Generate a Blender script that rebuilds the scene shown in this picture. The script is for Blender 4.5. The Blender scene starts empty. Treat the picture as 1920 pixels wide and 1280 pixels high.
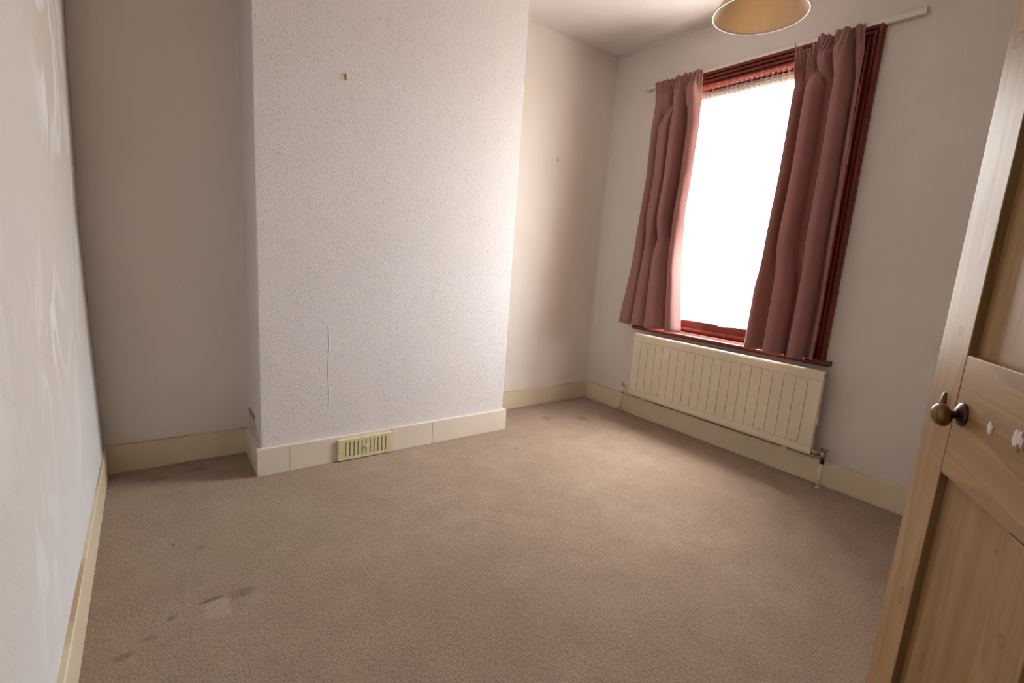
import bpy, bmesh, math, random
from mathutils import Vector, Matrix, noise
random.seed(7)
PI = math.pi
S = bpy.context.scene
C = S.collection

# ------------------------------------------------------------------ camera
cam_d = bpy.data.cameras.new('camera')
cam = bpy.data.objects.new('camera', cam_d)
C.objects.link(cam)
cam_d.sensor_width = 36.0
cam_d.lens = 909.75 / 1920 * 36
cam_d.clip_start = 0.02
r_ = Vector((0.8012055, -0.5945426, 0.0677413))
u_ = Vector((0.0492689, 0.1783656, 0.9827300))
f_ = Vector((0.5963576, 0.7840311, -0.1721999))
CAM = Vector((0, 0, 1.15))
cam.matrix_world = Matrix(((r_.x, u_.x, -f_.x, CAM.x), (r_.y, u_.y, -f_.y, CAM.y),
                           (r_.z, u_.z, -f_.z, CAM.z), (0, 0, 0, 1)))
S.camera = cam

# ------------------------------------------------------------------ view, world, daylight
S.view_settings.view_transform = 'Standard'
S.view_settings.look = 'None'
S.view_settings.gamma = 1
S.view_settings.use_curve_mapping = False
S.view_settings.exposure = 2.05
W = bpy.data.worlds.new('overcast_sky')
S.world = W
W.use_nodes = True
wn = W.node_tree
wn.nodes.clear()
wo = wn.nodes.new('ShaderNodeOutputWorld')
wb = wn.nodes.new('ShaderNodeBackground')
tc = wn.nodes.new('ShaderNodeTexCoord')
sx = wn.nodes.new('ShaderNodeSeparateXYZ')
rp = wn.nodes.new('ShaderNodeValToRGB')
mp = wn.nodes.new('ShaderNodeMapRange')
wn.links.new(tc.outputs['Generated'], sx.inputs[0])
wn.links.new(sx.outputs['Z'], mp.inputs['Value'])
mp.inputs['From Min'].default_value = -1
mp.inputs['From Max'].default_value = 1
wn.links.new(mp.outputs[0], rp.inputs[0])
rp.color_ramp.elements[0].position = 0.42
rp.color_ramp.elements[0].color = (0.40, 0.35, 0.31, 1)
rp.color_ramp.elements[1].position = 0.56
rp.color_ramp.elements[1].color = (.60, 0.59, 0.60, 1)
ez = rp.color_ramp.elements.new(0.95)
ez.color = (1.0, .985, 1.0, 1)
wn.links.new(rp.outputs[0], wb.inputs[0])
wb.inputs[1].default_value = 17.0
wn.links.new(wb.outputs[0], wo.inputs[0])

XR, YB, YC, XL, H = 3.0073, 2.8536, 2.5129, -0.2102, 2.7216
XC1, XC2, ZS, YF = 0.4072, 1.8695, 0.1384, -0.135
WY0, WY1, WZ0, WZ1 = 1.150, 2.255, 0.700, 2.330      # window opening

def portal(name, loc, rot, sx_, sy_):
    l = bpy.data.lights.new(name, 'AREA')
    l.shape = 'RECTANGLE'; l.size = sx_; l.size_y = sy_
    l.cycles.is_portal = True
    o = bpy.data.objects.new(name, l); C.objects.link(o)
    o.location = loc; o.rotation_euler = rot
    return o
portal('sky_portal', (XR + .33, (WY0 + WY1) / 2, (WZ0 + WZ1) / 2), (0, PI / 2, 0), WZ1 - WZ0 + .1, WY1 - WY0 + .1)
portal('landing_sky_portal', (-1.33, -.72, 1.775), (0, -PI / 2, 0), .35, .40)  # serves the slit added to the unseen landing for extra sky light

# ------------------------------------------------------------------ helpers
def tag(o, label=None, cat=None, group=None, kind=None):
    if label: o['label'] = label
    if cat: o['category'] = cat
    if group: o['group'] = group
    if kind: o['kind'] = kind
    return o

def obj(name, bm, m, parent=None, smooth=False, bevel=0, seg=2, recalc=True):
    if recalc:
        bmesh.ops.recalc_face_normals(bm, faces=bm.faces[:])
    me = bpy.data.meshes.new(name)
    bm.to_mesh(me); bm.free()
    for mm in (m if isinstance(m, (list, tuple)) else [m]):
        me.materials.append(mm)
    if smooth:
        for p in me.polygons: p.use_smooth = True
    o = bpy.data.objects.new(name, me)
    C.objects.link(o)
    if parent: o.parent = parent
    if bevel:
        b = o.modifiers.new('bevel', 'BEVEL'); b.width = bevel; b.segments = seg
        b.limit_method = 'ANGLE'; b.angle_limit = math.radians(35)
    return o

def empty(name, loc, rz=0):
    o = bpy.data.objects.new(name, None); C.objects.link(o)
    o.location = loc; o.rotation_euler = (0, 0, rz); o.empty_display_size = .1
    return o

def add_box(bm, lo, hi):
    vs = [bm.verts.new((x, y, z)) for x in (lo[0], hi[0]) for y in (lo[1], hi[1]) for z in (lo[2], hi[2])]
    for f in ((0, 1, 3, 2), (4, 6, 7, 5), (0, 4, 5, 1), (2, 3, 7, 6), (0, 2, 6, 4), (1, 5, 7, 3)):
        bm.faces.new([vs[i] for i in f])

def box(lo, hi):
    bm = bmesh.new(); add_box(bm, lo, hi); return bm

def frame_of(d):
    d = d.normalized()
    a = Vector((0, 0, 1)) if abs(d.z) < .9 else Vector((1, 0, 0))
    s = d.cross(a).normalized()
    return s, s.cross(d).normalized()

def add_lathe(bm, prof, origin=(0, 0, 0), axis=(0, 0, 1), seg=32, cap=True):
    """prof: list of (radius, height along axis)"""
    o = Vector(origin); ax = Vector(axis).normalized(); s, t = frame_of(ax)
    rings = []
    for r, h in prof:
        if r < 1e-6:
            rings.append([bm.verts.new(o + ax * h)])
        else:
            rings.append([bm.verts.new(o + ax * h + (s * math.cos(2 * PI * k / seg) + t * math.sin(2 * PI * k / seg)) * r) for k in range(seg)])
    for a, b in zip(rings, rings[1:]):
        for k in range(seg):
            k2 = (k + 1) % seg
            if len(a) == 1 and len(b) == 1: continue
            if len(a) == 1: bm.faces.new((a[0], b[k], b[k2]))
            elif len(b) == 1: bm.faces.new((a[k], b[0], a[k2]))
            else: bm.faces.new((a[k], b[k], b[k2], a[k2]))
    if cap:
        for rg in (rings[0], rings[-1]):
            if len(rg) > 1: bm.faces.new(rg)

def add_tube(bm, pts, r, seg=12):
    pts = [Vector(p) for p in pts]
    rings = []
    s0, t0 = frame_of(pts[1] - pts[0])
    for i, p in enumerate(pts):
        d = (pts[min(i + 1, len(pts) - 1)] - pts[max(i - 1, 0)]).normalized()
        s = (s0 - d * s0.dot(d)).normalized(); t = s.cross(d).normalized(); s0 = s
        rr = r[i] if isinstance(r, (list, tuple)) else r
        rings.append([bm.verts.new(p + (s * math.cos(2 * PI * k / seg) + t * math.sin(2 * PI * k / seg)) * rr) for k in range(seg)])
    for a, b in zip(rings, rings[1:]):
        for k in range(seg):
            bm.faces.new((a[k], b[k], b[(k + 1) % seg], a[(k + 1) % seg]))
    bm.faces.new(rings[0]); bm.faces.new(rings[-1])

def add_sweep(bm, sections, closed_profile=True):
    """sections: list of equal-length lists of points, joined one after another"""
    rings = [[bm.verts.new(p) for p in s] for s in sections]
    n = len(rings[0])
    for a, b in zip(rings, rings[1:]):
        for k in range(n if closed_profile else n - 1):
            bm.faces.new((a[k], b[k], b[(k + 1) % n], a[(k + 1) % n]))
    if closed_profile:
        bm.faces.new(rings[0]); bm.faces.new(rings[-1])

def interp(x, xs, ys):
    if x <= xs[0]: return ys[0]
    for i in range(len(xs) - 1):
        if x <= xs[i + 1]:
            t = (x - xs[i]) / (xs[i + 1] - xs[i])
            return ys[i] + (ys[i + 1] - ys[i]) * t
    return ys[-1]

# ------------------------------------------------------------------ materials
class NT:
    def __init__(self, name, rough=.5, spec=.5, metal=0.):
        self.m = bpy.data.materials.new(name); self.m.use_nodes = True
        self.t = self.m.node_tree; self.b = self.t.nodes['Principled BSDF']
        self.b.inputs['Roughness'].default_value = rough
        self.b.inputs['Specular IOR Level'].default_value = spec
        self.b.inputs['Metallic'].default_value = metal
        self.co = self.n('ShaderNodeTexCoord').outputs['Object']
    def n(self, k, **kw):
        x = self.t.nodes.new(k)
        for a, v in kw.items(): setattr(x, a, v)
        return x
    def l(self, a, b): self.t.links.new(a, b)
    def mapping(self, scale=(1, 1, 1), loc=(0, 0, 0), rot=(0, 0, 0), src=None):
        m = self.n('ShaderNodeMapping')
        m.inputs['Scale'].default_value = scale; m.inputs['Location'].default_value = loc
        m.inputs['Rotation'].default_value = rot
        self.l(src or self.co, m.inputs[0]); return m.outputs[0]
    def noise(self, scale, detail=3, rough=.5, dist=0, vec=None):
        x = self.n('ShaderNodeTexNoise')
        x.inputs['Scale'].default_value = scale; x.inputs['Detail'].default_value = detail
        x.inputs['Roughness'].default_value = rough; x.inputs['Distortion'].default_value = dist
        self.l(vec or self.co, x.inputs['Vector']); return x.outputs['Fac']
    def ramp(self, fac, stops):
        x = self.n('ShaderNodeValToRGB'); e = x.color_ramp.elements
        while len(e) < len(stops): e.new(.5)
        for i, (p, c) in enumerate(stops):
            e[i].position = p
            e[i].color = (c, c, c, 1) if isinstance(c, (int, float)) else (*c, 1)
        self.l(fac, x.inputs[0]); return x.outputs[0]
    def mix(self, fac, a, b, mode='MIX'):
        x = self.n('ShaderNodeMix'); x.data_type = 'RGBA'; x.blend_type = mode
        for s, v in ((x.inputs[0], fac), (x.inputs[6], a), (x.inputs[7], b)):
            if isinstance(v, bpy.types.NodeSocket): self.l(v, s)
            elif isinstance(v, (int, float)): s.default_value = v
            else: s.default_value = (*v, 1)
        return x.outputs[2]
    def math(self, op, a, b=0., c=None):
        x = self.n('ShaderNodeMath', operation=op)
        for i, v in enumerate((a, b) if c is None else (a, b, c)):
            if isinstance(v, bpy.types.NodeSocket): self.l(v, x.inputs[i])
            else: x.inputs[i].default_value = v
        return x.outputs[0]
    def color(self, c):
        if isinstance(c, bpy.types.NodeSocket): self.l(c, self.b.inputs['Base Color'])
        else: self.b.inputs['Base Color'].default_value = (*c, 1)
    def bump(self, h, strength=.3, dist=.01, prev=None):
        x = self.n('ShaderNodeBump'); x.inputs['Strength'].default_value = strength
        x.inputs['Distance'].default_value = dist; self.l(h, x.inputs['Height'])
        if prev: self.l(prev, x.inputs['Normal'])
        self.l(x.outputs[0], self.b.inputs['Normal']); return x.outputs[0]
    def xyz(self, src=None):
        x = self.n('ShaderNodeSeparateXYZ'); self.l(src or self.co, x.inputs[0]); return x.outputs
    def blob(self, p, rad, soft=.5, scale=(1, 1, 1), warp=0.):
        """mask 1 inside a blob about p (object space), fading out by rad"""
        v = self.co
        if warp:
            nz = self.n('ShaderNodeTexNoise'); nz.inputs['Scale'].default_value = 9; nz.inputs['Detail'].default_value = 4
            self.l(self.co, nz.inputs['Vector'])
            a = self.n('ShaderNodeVectorMath', operation='SUBTRACT'); self.l(nz.outputs['Color'], a.inputs[0]); a.inputs[1].default_value = (.5, .5, .5)
            b = self.n('ShaderNodeVectorMath', operation='SCALE'); self.l(a.outputs[0], b.inputs[0]); b.inputs['Scale'].default_value = warp
            c = self.n('ShaderNodeVectorMath', operation='ADD'); self.l(self.co, c.inputs[0]); self.l(b.outputs[0], c.inputs[1]); v = c.outputs[0]
        s = self.n('ShaderNodeVectorMath', operation='SUBTRACT'); self.l(v, s.inputs[0]); s.inputs[1].default_value = p
        q = self.n('ShaderNodeVectorMath', operation='MULTIPLY'); self.l(s.outputs[0], q.inputs[0]); q.inputs[1].default_value = scale
        ln = self.n('ShaderNodeVectorMath', operation='LENGTH'); self.l(q.outputs[0], ln.inputs[0])
        m = self.n('ShaderNodeMapRange'); m.interpolation_type = 'SMOOTHSTEP'
        m.inputs['From Min'].default_value = rad * (1 - soft); m.inputs['From Max'].default_value = rad
        m.inputs['To Min'].default_value = 1; m.inputs['To Max'].default_value = 0
        self.l(ln.outputs['Value'], m.inputs['Value']); return m.outputs[0]

def flat(name, c, rough=.5, spec=.5, metal=0., var=.06, sc=40):
    t = NT(name, rough, spec, metal)
    f = t.noise(sc, 4)
    t.color(t.mix(t.ramp(f, [(.3, 0.), (.7, 1.)]), tuple(x * (1 - var) for x in c), tuple(min(1, x * (1 + var)) for x in c)))
    return t.m

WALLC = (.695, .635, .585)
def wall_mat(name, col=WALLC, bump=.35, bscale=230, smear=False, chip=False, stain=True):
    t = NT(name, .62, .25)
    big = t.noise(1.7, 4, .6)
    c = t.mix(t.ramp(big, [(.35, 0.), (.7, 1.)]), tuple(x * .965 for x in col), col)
    if stain:
        n2 = t.noise(.9, 5, .65, .4, t.mapping((1, 1, .6), (3, 7, 1)))
        c = t.mix(t.ramp(n2, [(.5, 0.), (.78, .32)]), c, tuple(a * b for a, b in zip(col, (.96, .90, .76))))
        sp = t.noise(62, 2, .5)
        c = t.mix(t.ramp(sp, [(.73, 0.), (.78, .35)]), c, (.38, .28, .2))
    if smear:      # wiped streaks of filler and fresh emulsion over an older, pinker coat
        v = t.mapping((1, 1.1, .55), (0, .4, 0), (0.35, 0, 0))
        s1 = t.noise(2.1, 2.5, .5, 1.4, v)
        wv = t.math('SINE', t.math('MULTIPLY', s1, 24.))
        msk = t.ramp(t.noise(1.5, 3, .5, .6, t.mapping((1, 1, 1), (5, 2, 9))), [(.42, 0.), (.62, 1.)])
        m2 = t.math('MULTIPLY', t.ramp(wv, [(.25, 0.), (.95, .95)]), msk)
        c = t.mix(m2, c, (.74, .73, .735))
        br = t.math('MULTIPLY', t.ramp(wv, [(.0, .3), (.35, 0.)]), msk)
        c = t.mix(br, c, (.55, .48, .40))
        low = t.xyz()[2]
        m3 = t.ramp(t.math('ADD', low, t.math('MULTIPLY', t.noise(1.2, 4), .5)), [(.45, .8), (1.0, 0.)])  # lower wall paled and blued: window light painted into the colour
        c = t.mix(m3, c, (.685, .68, .70))
        speck = t.noise(75, 3, .6)
        c = t.mix(t.math('MULTIPLY', t.ramp(speck, [(.6, 0.), (.72, .5)]), t.ramp(big, [(.45, 0.), (.6, 1.)])), c, (.50, .38, .31))
    t.color(c)
    if chip:
        vo = t.n('ShaderNodeTexVoronoi'); vo.inputs['Scale'].default_value = 150; t.l(t.co, vo.inputs['Vector'])
        h = t.ramp(vo.outputs['Distance'], [(.05, 1.), (.5, 0.)])
        hh = t.math('MULTIPLY', h, t.ramp(t.noise(60, 3), [(.42, 0.), (.6, 1.)]))
        b1 = t.bump(hh, bump, .006)
        t.bump(t.noise(bscale, 3), .2, .003, b1)
    else:
        b1 = t.bump(t.noise(bscale, 4, .6), bump, .004)
        t.bump(t.noise(22, 3), .12, .01, b1)
    return t.m

M = {}
M['wall'] = wall_mat('white_painted_plaster', (.755, .69, .635), stain=True)
M['chim'] = wall_mat('woodchip_paper', (.725, .69, .695), chip=True, bump=.5)
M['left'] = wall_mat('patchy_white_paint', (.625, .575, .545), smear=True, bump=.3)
M['winwall'] = wall_mat('white_paint_window_wall', (.69, .64, .605))
M['ceil'] = wall_mat('ceiling_paint', (.71, .66, .645), bump=.15, bscale=120, stain=False)
M['land'] = flat('landing_paint', (.36, .30, .25), .6)

# cream gloss with dirt along the top edge
def cream_mat(name, col=(.70, .60, .435), top=None, chips=.6, rust=False):
    t = NT(name, .38, .45)
    c = t.mix(t.ramp(t.noise(5, 4), [(.3, 0.), (.7, 1.)]), tuple(x * .93 for x in col), col)
    sp = t.noise(38, 4, .65)
    c = t.mix(t.ramp(sp, [(.70, 0.), (.75, chips)]), c, (.33, .23, .14))
    if top is not None:
        z = t.xyz()[2]
        zz = t.math('ADD', z, t.math('MULTIPLY', t.math('SUBTRACT', t.noise(30, 5, .7), .5), .009))
        e = t.ramp(t.math('MULTIPLY', t.math('SUBTRACT', zz, top - .01), 50.), [(.38, 0.), (.48, 1.)])
        e = t.math('MULTIPLY', e, t.ramp(t.noise(4, 3), [(.45, 0.), (.6, .75)]))
        c = t.mix(e, c, (.42, .27, .15))
    if rust:
        z = t.xyz()[2]
        d = t.math('ABSOLUTE', t.math('SUBTRACT', z, .225))
        near = t.ramp(t.math('MULTIPLY', d, 20.), [(.1, 1.), (.5, 0.)])
        wr = t.ramp(t.noise(48, 5, .7, 0, t.mapping((1, 1, .5))), [(.60, 0.), (.66, .8)])
        c = t.mix(t.math('MULTIPLY', near, wr), c, (.22, .13, .075))
        z2 = t.ramp(t.math('MULTIPLY', z, 4.), [(.68, .9), (.76, 0.)])
        c = t.mix(t.math('MULTIPLY', z2, t.ramp(t.noise(26, 5, .7), [(.58, 0.), (.64, .8)])), c, (.25, .15, .09))
    t.color(c)
    t.bump(t.noise(18, 3), .12, .004)
    return t.m
M['skirt'] = cream_mat('cream_gloss_paint', top=ZS)
M['skirtc'] = cream_mat('cream_white_paint', (.74, .66, .56), top=None, chips=.15)
M['rad'] = cream_mat('cream_radiator_enamel', (.70, .62, .48), chips=.35, rust=True)
M['jointdark'] = flat('dark_gap', (.07, .045, .03), .8)
M['grille'] = flat('cream_plastic', (.68, .60, .38), .4)
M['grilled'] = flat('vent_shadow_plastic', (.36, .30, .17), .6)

# carpet
t = NT('beige_carpet', .95, .1)
big = t.noise(1.3, 4, .6, .3)
c = t.mix(t.ramp(big, [(.3, 0.), (.7, 1.)]), (.425, .290, .203), (.560, .420, .305))
mid = t.noise(7, 4, .6)
c = t.mix(t.ramp(mid, [(.35, 0.), (.65, .6)]), c, (.40, .265, .19))
fine = t.noise(150, 4, .75)
c = t.mix(t.ramp(fine, [(.34, .75), (.53, 0.)]), c, (.19, .125, .082))
c = t.mix(t.ramp(fine, [(.54, 0.), (.70, .6)]), c, (.62, .50, .385))
c = t.mix(t.math('MULTIPLY', t.blob((.29, 2.05, 0), .5, .9, (1, 1, 0), .3), .35), c, (.37, .32, .20))
for p, r, k, sc in (((.005, 1.62, 0), .016, .7, (1, 1, 0)), ((.03, 2.05, 0), .012, .7, (1, 1, 0)), ((-.10, 1.52, 0), .035, .6, (1, 2, 0)), ((-.05, 1.56, 0), .03, .5, (1, 2, 0)),
                    ((1.75, 2.2, 0), .02, .6, (1, 1, 0)), ((2.55, 2.42, 0), .06, .6, (1, 1, 0)), ((2.3, 2.55, 0), .05, .5, (1, 1, 0)), ((.15, 2.72, 0), .06, .5, (1, 2.5, 0)), ((0, 2.68, 0), .05, .5, (1, 2, 0)), ((.11, 1.98, 0), .02, .5, (1, 1, 0))):
    c = t.mix(t.math('MULTIPLY', t.blob(p, r, .7, sc, .03), k), c, (.20, .12, .065))
c = t.mix(t.math('MULTIPLY', t.blob((.125, 1.60, 0), .034, .35, (1, .62, 0), .10), .6), c, (.56, .43, .35))
c = t.mix(t.math('MULTIPLY', t.blob((.20, 1.635, 0), .05, .5, (.8, 1.6, 0), .06), .55), c, (.22, .14, .085))
c = t.mix(t.math('MULTIPLY', t.blob((.115, 1.648, 0), .03, .5, (.7, 2.6, 0), .02), .8), c, (.16, .08, .035))
c = t.mix(t.math('MULTIPLY', t.blob((.235, 1.58, 0), .04, .6, (.8, 1.4, 0), .05), .6), c, (.46, .36, .28))
t.color(c)
b1 = t.bump(fine, 1., .009)
t.bump(t.noise(60, 4, .7), .6, .012, b1)
t.b.inputs['Sheen Weight'].default_value = .25
M['carpet'] = t.m
M['bald'] = flat('worn_backing', (.46, .37, .31), .9, .1)

# stripped pine, grain along 'ax'
def pine(name, ax, dark=1., knots=()):
    t = NT(name, .42, .4)
    sc = [26, 26, 26]; sc[ax] = 1.3
    v = t.mapping(tuple(sc))
    g = t.noise(1., 3, .55, .6, v)
    rings = t.math('FRACT', t.math('MULTIPLY', t.noise(.42, 2, .4, .3, v), 9.))
    a, b = (.46 * dark, .295 * dark, .130 * dark), (.37 * dark, .215 * dark, .084 * dark)
    c = t.mix(t.ramp(g, [(.3, 0.), (.7, 1.)]), a, b)
    c = t.mix(t.ramp(rings, [(0., .0), (.75, .35), (.95, .55), (1., 0.)]), c, (.24 * dark, .12 * dark, .045 * dark))
    sc2 = [300, 300, 300]; sc2[ax] = 12
    c = t.mix(t.ramp(t.noise(1., 2, .5, 0, t.mapping(tuple(sc2))), [(.35, .25), (.55, 0.)]), c, (.28 * dark, .15 * dark, .065 * dark))
    c = t.mix(t.ramp(t.noise(3.2, 3), [(.45, 0.), (.75, .35)]), c, (.44 * dark, .30 * dark, .18 * dark))
    for p, rad, ks in knots:
        c = t.mix(t.math('MULTIPLY', t.blob(p, rad * 2.3, .8, ks), .35), c, (.34, .17, .07))
        o = t.blob(p, rad, .25, ks); i = t.blob(p, rad * .78, .3, ks)
        c = t.mix(t.math('MULTIPLY', t.math('SUBTRACT', o, i), .62), c, (.13, .055, .02))
        c = t.mix(t.math('MULTIPLY', i, .3), c, (.30, .15, .06))
    t.color(c)
    t.bump(g, .08, .003)
    return t.m
KN = [((.612, 0, 1.082), .008, (1, 0, 1)), ((.606, 0, .617), .018, (2.2, 0, 1)), ((.6385, 0, 1.516), .016, (1, 0, 1.2)), ((.60, 0, 1.75), .014, (1, 0, 1.2))]
KP = [((.341, 0, .737), .009, (1, 0, 1)), ((.522, 0, .560), .014, (2.4, 0, .7)), ((.4775, 0, .773), .005, (1, 0, 1)), ((.412, 0, .8155), .005, (1, 0, 1)), ((.46, 0, .62), .005, (1, 0, 1)), ((.40, 0, .45), .011, (1, 0, 1)), ((.2, 0, .5), .012, (1, 0, 1))]
M['pv'] = pine('stripped_pine_stile', 2, 1., KN)
M['pp'] = pine('stripped_pine_panel', 2, .93, KP)
M['ph'] = pine('stripped_pine_rail', 0, .98)
M['pe'] = pine('pine_edge_dark', 2, .62)

# varnished mahogany
def mahog(name, ax):
    t = NT(name, .34, .28)
    sc = [30, 30, 30]; sc[ax] = 2
    g = t.noise(1., 4, .6, .4, t.mapping(tuple(sc)))
    t.color(t.mix(t.ramp(g, [(.3, 0.), (.7, 1.)]), (.100, .013, .005), (.155, .020, .007)))
    t.b.inputs['Coat Weight'].default_value = .12; t.b.inputs['Coat Roughness'].default_value = .12
    t.bump(g, .06, .002)
    return t.m
M['mv'] = mahog('varnished_wood_upright', 2)
M['mh'] = mahog('varnished_wood_across', 1)

# curtain cloth: dusty rose, a little light comes through
def cloth(name, col, trans, tcol):
    t = NT(name, .8, .15)
    v = t.mapping((1, 1, .25)); f = t.noise(420, 2, .5)
    c = t.mix(t.ramp(f, [(.3, .25), (.6, 0.)]), col, tuple(x * .6 for x in col))
    c = t.mix(t.ramp(t.noise(3, 3, .5, 0, v), [(.4, 0.), (.8, .3)]), c, tuple(min(1, x * 1.25) for x in col))
    t.color(c); t.b.inputs['Sheen Weight'].default_value = .3
    t.bump(f, .12, .001)
    out = t.t.nodes['Material Output']
    tr = t.n('ShaderNodeBsdfTranslucent'); tr.inputs[0].default_value = (*tcol, 1)
    mx = t.n('ShaderNodeMixShader'); mx.inputs[0].default_value = trans
    t.l(t.b.outputs[0], mx.inputs[1]); t.l(tr.outputs[0], mx.inputs[2]); t.l(mx.outputs[0], out.inputs['Surface'])
    return t.m
M['rose'] = cloth('dusty_rose_cloth', (.340, .168, .152), .07, (.55, .13, .10))
M['lining'] = cloth('cream_lining', (.62, .50, .40), .35, (.8, .6, .5))

# net curtain
t = NT('white_net', .9, .1); t.color((.86, .84, .83))
out = t.t.nodes['Material Output']
tr = t.n('ShaderNodeBsdfTranslucent'); tr.inputs[0].default_value = (.9, .88, .87, 1)
tp = t.n('ShaderNodeBsdfTransparent')
m1 = t.n('ShaderNodeMixShader'); m1.inputs[0].default_value = .55
m2 = t.n('ShaderNodeMixShader'); m2.inputs[0].default_value = .26
t.l(t.b.outputs[0], m1.inputs[1]); t.l(tr.outputs[0], m1.inputs[2])
t.l(tp.outputs[0], m2.inputs[1]); t.l(m1.outputs[0], m2.inputs[2]); t.l(m2.outputs[0], out.inputs['Surface'])
M['net'] = t.m

t = NT('gathered_net_heading', .9, .1); t.color((.55, .48, .45))
out = t.t.nodes['Material Output']
tr = t.n('ShaderNodeBsdfTranslucent'); tr.inputs[0].default_value = (.12, .095, .085, 1)
m1 = t.n('ShaderNodeMixShader'); m1.inputs[0].default_value = .3
t.l(t.b.outputs[0], m1.inputs[1]); t.l(tr.outputs[0], m1.inputs[2]); t.l(m1.outputs[0], out.inputs['Surface'])
M['nethead'] = t.m
# clear pane
t = NT('window_glass', .0)
out = t.t.nodes['Material Output']
gl = t.n('ShaderNodeBsdfGlossy'); gl.inputs['Roughness'].default_value = .02
tp = t.n('ShaderNodeBsdfTransparent'); tp.inputs[0].default_value = (.95, .97, .96, 1)
mx = t.n('ShaderNodeMixShader'); mx.inputs[0].default_value = .06
t.l(tp.outputs[0], mx.inputs[1]); t.l(gl.outputs[0], mx.inputs[2]); t.l(mx.outputs[0], out.inputs['Surface'])
M['glass'] = t.m

M['white'] = flat('white_plastic', (.70, .655, .61), .4)
M['brass'] = flat('aged_brass', (.21, .135, .06), .28, .5, 1., .25, 14)
M['iron'] = flat('dark_bronze', (.075, .055, .04), .42, .5, 1., .2, 30)
M['chrome'] = flat('tarnished_chrome', (.34, .30, .26), .3, .5, 1., .35, 60)
M['hookbrass'] = flat('hook_brass', (.42, .25, .09), .4, .5, .3)
M['plug'] = flat('brown_wall_plug', (.11, .07, .06), .6)
M['shade'] = cloth('cream_shade_cloth', (.80, .63, .43), .28, (.95, .76, .52))
M['bulb'] = flat('opal_bulb_glass', (.85, .83, .82), .15)
M['paint'] = flat('white_paint_splash', (.66, .60, .55), .6)
M['redp'] = flat('red_paint_splash', (.35, .07, .05), .6)
M['tornpaper'] = flat('torn_paper_brown', (.30, .21, .15), .8)
M['bareplast'] = flat('bare_grey_plaster', (.52, .48, .46), .8, var=.2)
M['conc'] = flat('outside_render', (.62, .57, .50), .8)

# ------------------------------------------------------------------ setting
def struct(name, bm, m, label=None, parent=None, **k):
    o = obj(name, bm, m, parent, **k)
    if not parent: tag(o, label, None, None, 'structure')
    return o

struct('floor', box((-1.5, -1.35, -.12), (XR + .3, YB + .25, 0)), M['carpet'], 'worn beige carpet with stains covering the floor')
struct('ceiling', box((-1.5, -1.35, H), (XR + .3, YB + .25, H + .12)), M['ceil'], 'white painted ceiling above the window')

# left wall: bowed old plaster
def xl(y, z):
    b = interp(z, [0, .134, .49, .80, 1.18, 2.04, H], [-.2, -.201, -.2085, -.2165, -.2225, -.2125, -.20])
    w = interp(z, [0, .5, 1.2], [1., .5, 0])
    return b - .008 * w * (YB - y) / 1.5
bm = bmesh.new()
NY, NZ = 40, 48
g = [[bm.verts.new((xl(YF - .15 + (YB + .001 - YF + .15) * i / NY, H * j / NZ), YF - .15 + (YB + .001 - YF + .15) * i / NY, H * j / NZ)) for j in range(NZ + 1)] for i in range(NY + 1)]
for i in range(NY):
    for j in range(NZ):
        bm.faces.new((g[i][j], g[i + 1][j], g[i + 1][j + 1], g[i][j + 1]))
o_ = [[bm.verts.new((-.36, YF - .15 + (YB + .001 - YF + .15) * i / NY, z)) for z in (0, H)] for i in (0, NY)]
bm.faces.new((o_[0][0], o_[1][0], o_[1][1], o_[0][1]))
bm.faces.new([g[i][0] for i in range(NY + 1)] + [o_[1][0], o_[0][0]])
bm.faces.new([g[i][NZ] for i in range(NY + 1)] + [o_[1][1], o_[0][1]])
bm.faces.new([g[0][j] for j in range(NZ + 1)] + [o_[0][1], o_[0][0]])
bm.faces.new([g[NY][j] for j in range(NZ + 1)] + [o_[1][1], o_[1][0]])
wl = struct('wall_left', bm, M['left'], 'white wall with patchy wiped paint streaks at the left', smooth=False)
for p in wl.data.polygons: p.use_smooth = len(p.vertices) == 4 and abs(p.normal.x) > .9

wb_ = struct('wall_back', box((-.36, YB, 0), (XR + .02, YB + .25, H)), M['wall'], 'white back wall inside the two alcoves')
cb = struct('wall_chimney', box((XC1, YC, 0), (XC2, YB + .01, H)), M['chim'], 'white textured chimney breast projecting between the alcoves', bevel=.006, seg=3)

# window wall with its opening
bm = bmesh.new()
y0, y1, x0, x1 = YF - .15, YB + .25, XR, XR + .28
add_box(bm, (x0, y0, 0), (x1, WY0, H)); add_box(bm, (x0, WY1, 0), (x1, y1, H))
add_box(bm, (x0, WY0, 0), (x1, WY1, WZ0 - .03)); add_box(bm, (x0, WY0, WZ1), (x1, WY1, H))
struct('wall_right', bm, M['winwall'], 'white wall with the window and the radiator')

# front wall (doorway the photograph is taken through), landing beyond
bm = bmesh.new()
add_box(bm, (.515, YF - .12, 0), (XR + .28, YF, H)); add_box(bm, (-.36, YF - .12, 2.02), (.515, YF, H))
struct('wall_front', bm, M['wall'], 'white wall behind the camera with the doorway')
bm = bmesh.new()
add_box(bm, (-1.5, -1.5, 0), (XR + .3, -1.35, H)); add_box(bm, (XR + .28, -1.35, 0), (XR + .4, YF, H))
add_box(bm, (-1.5, -1.35, 0), (-1.35, -.92, H)); add_box(bm, (-1.5, -.52, 0), (-1.35, -.25, H))
add_box(bm, (-1.5, -.92, 0), (-1.35, -.52, 1.94)); add_box(bm, (-1.5, -.92, 1.95), (-1.35, -.52, H))  # narrow slit added in the unseen landing wall to let sky light in
add_box(bm, (-1.5, -.285, 0), (-.33, -.15, H))
struct('wall_landing', bm, M['land'], 'painted landing walls behind the camera')

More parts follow.
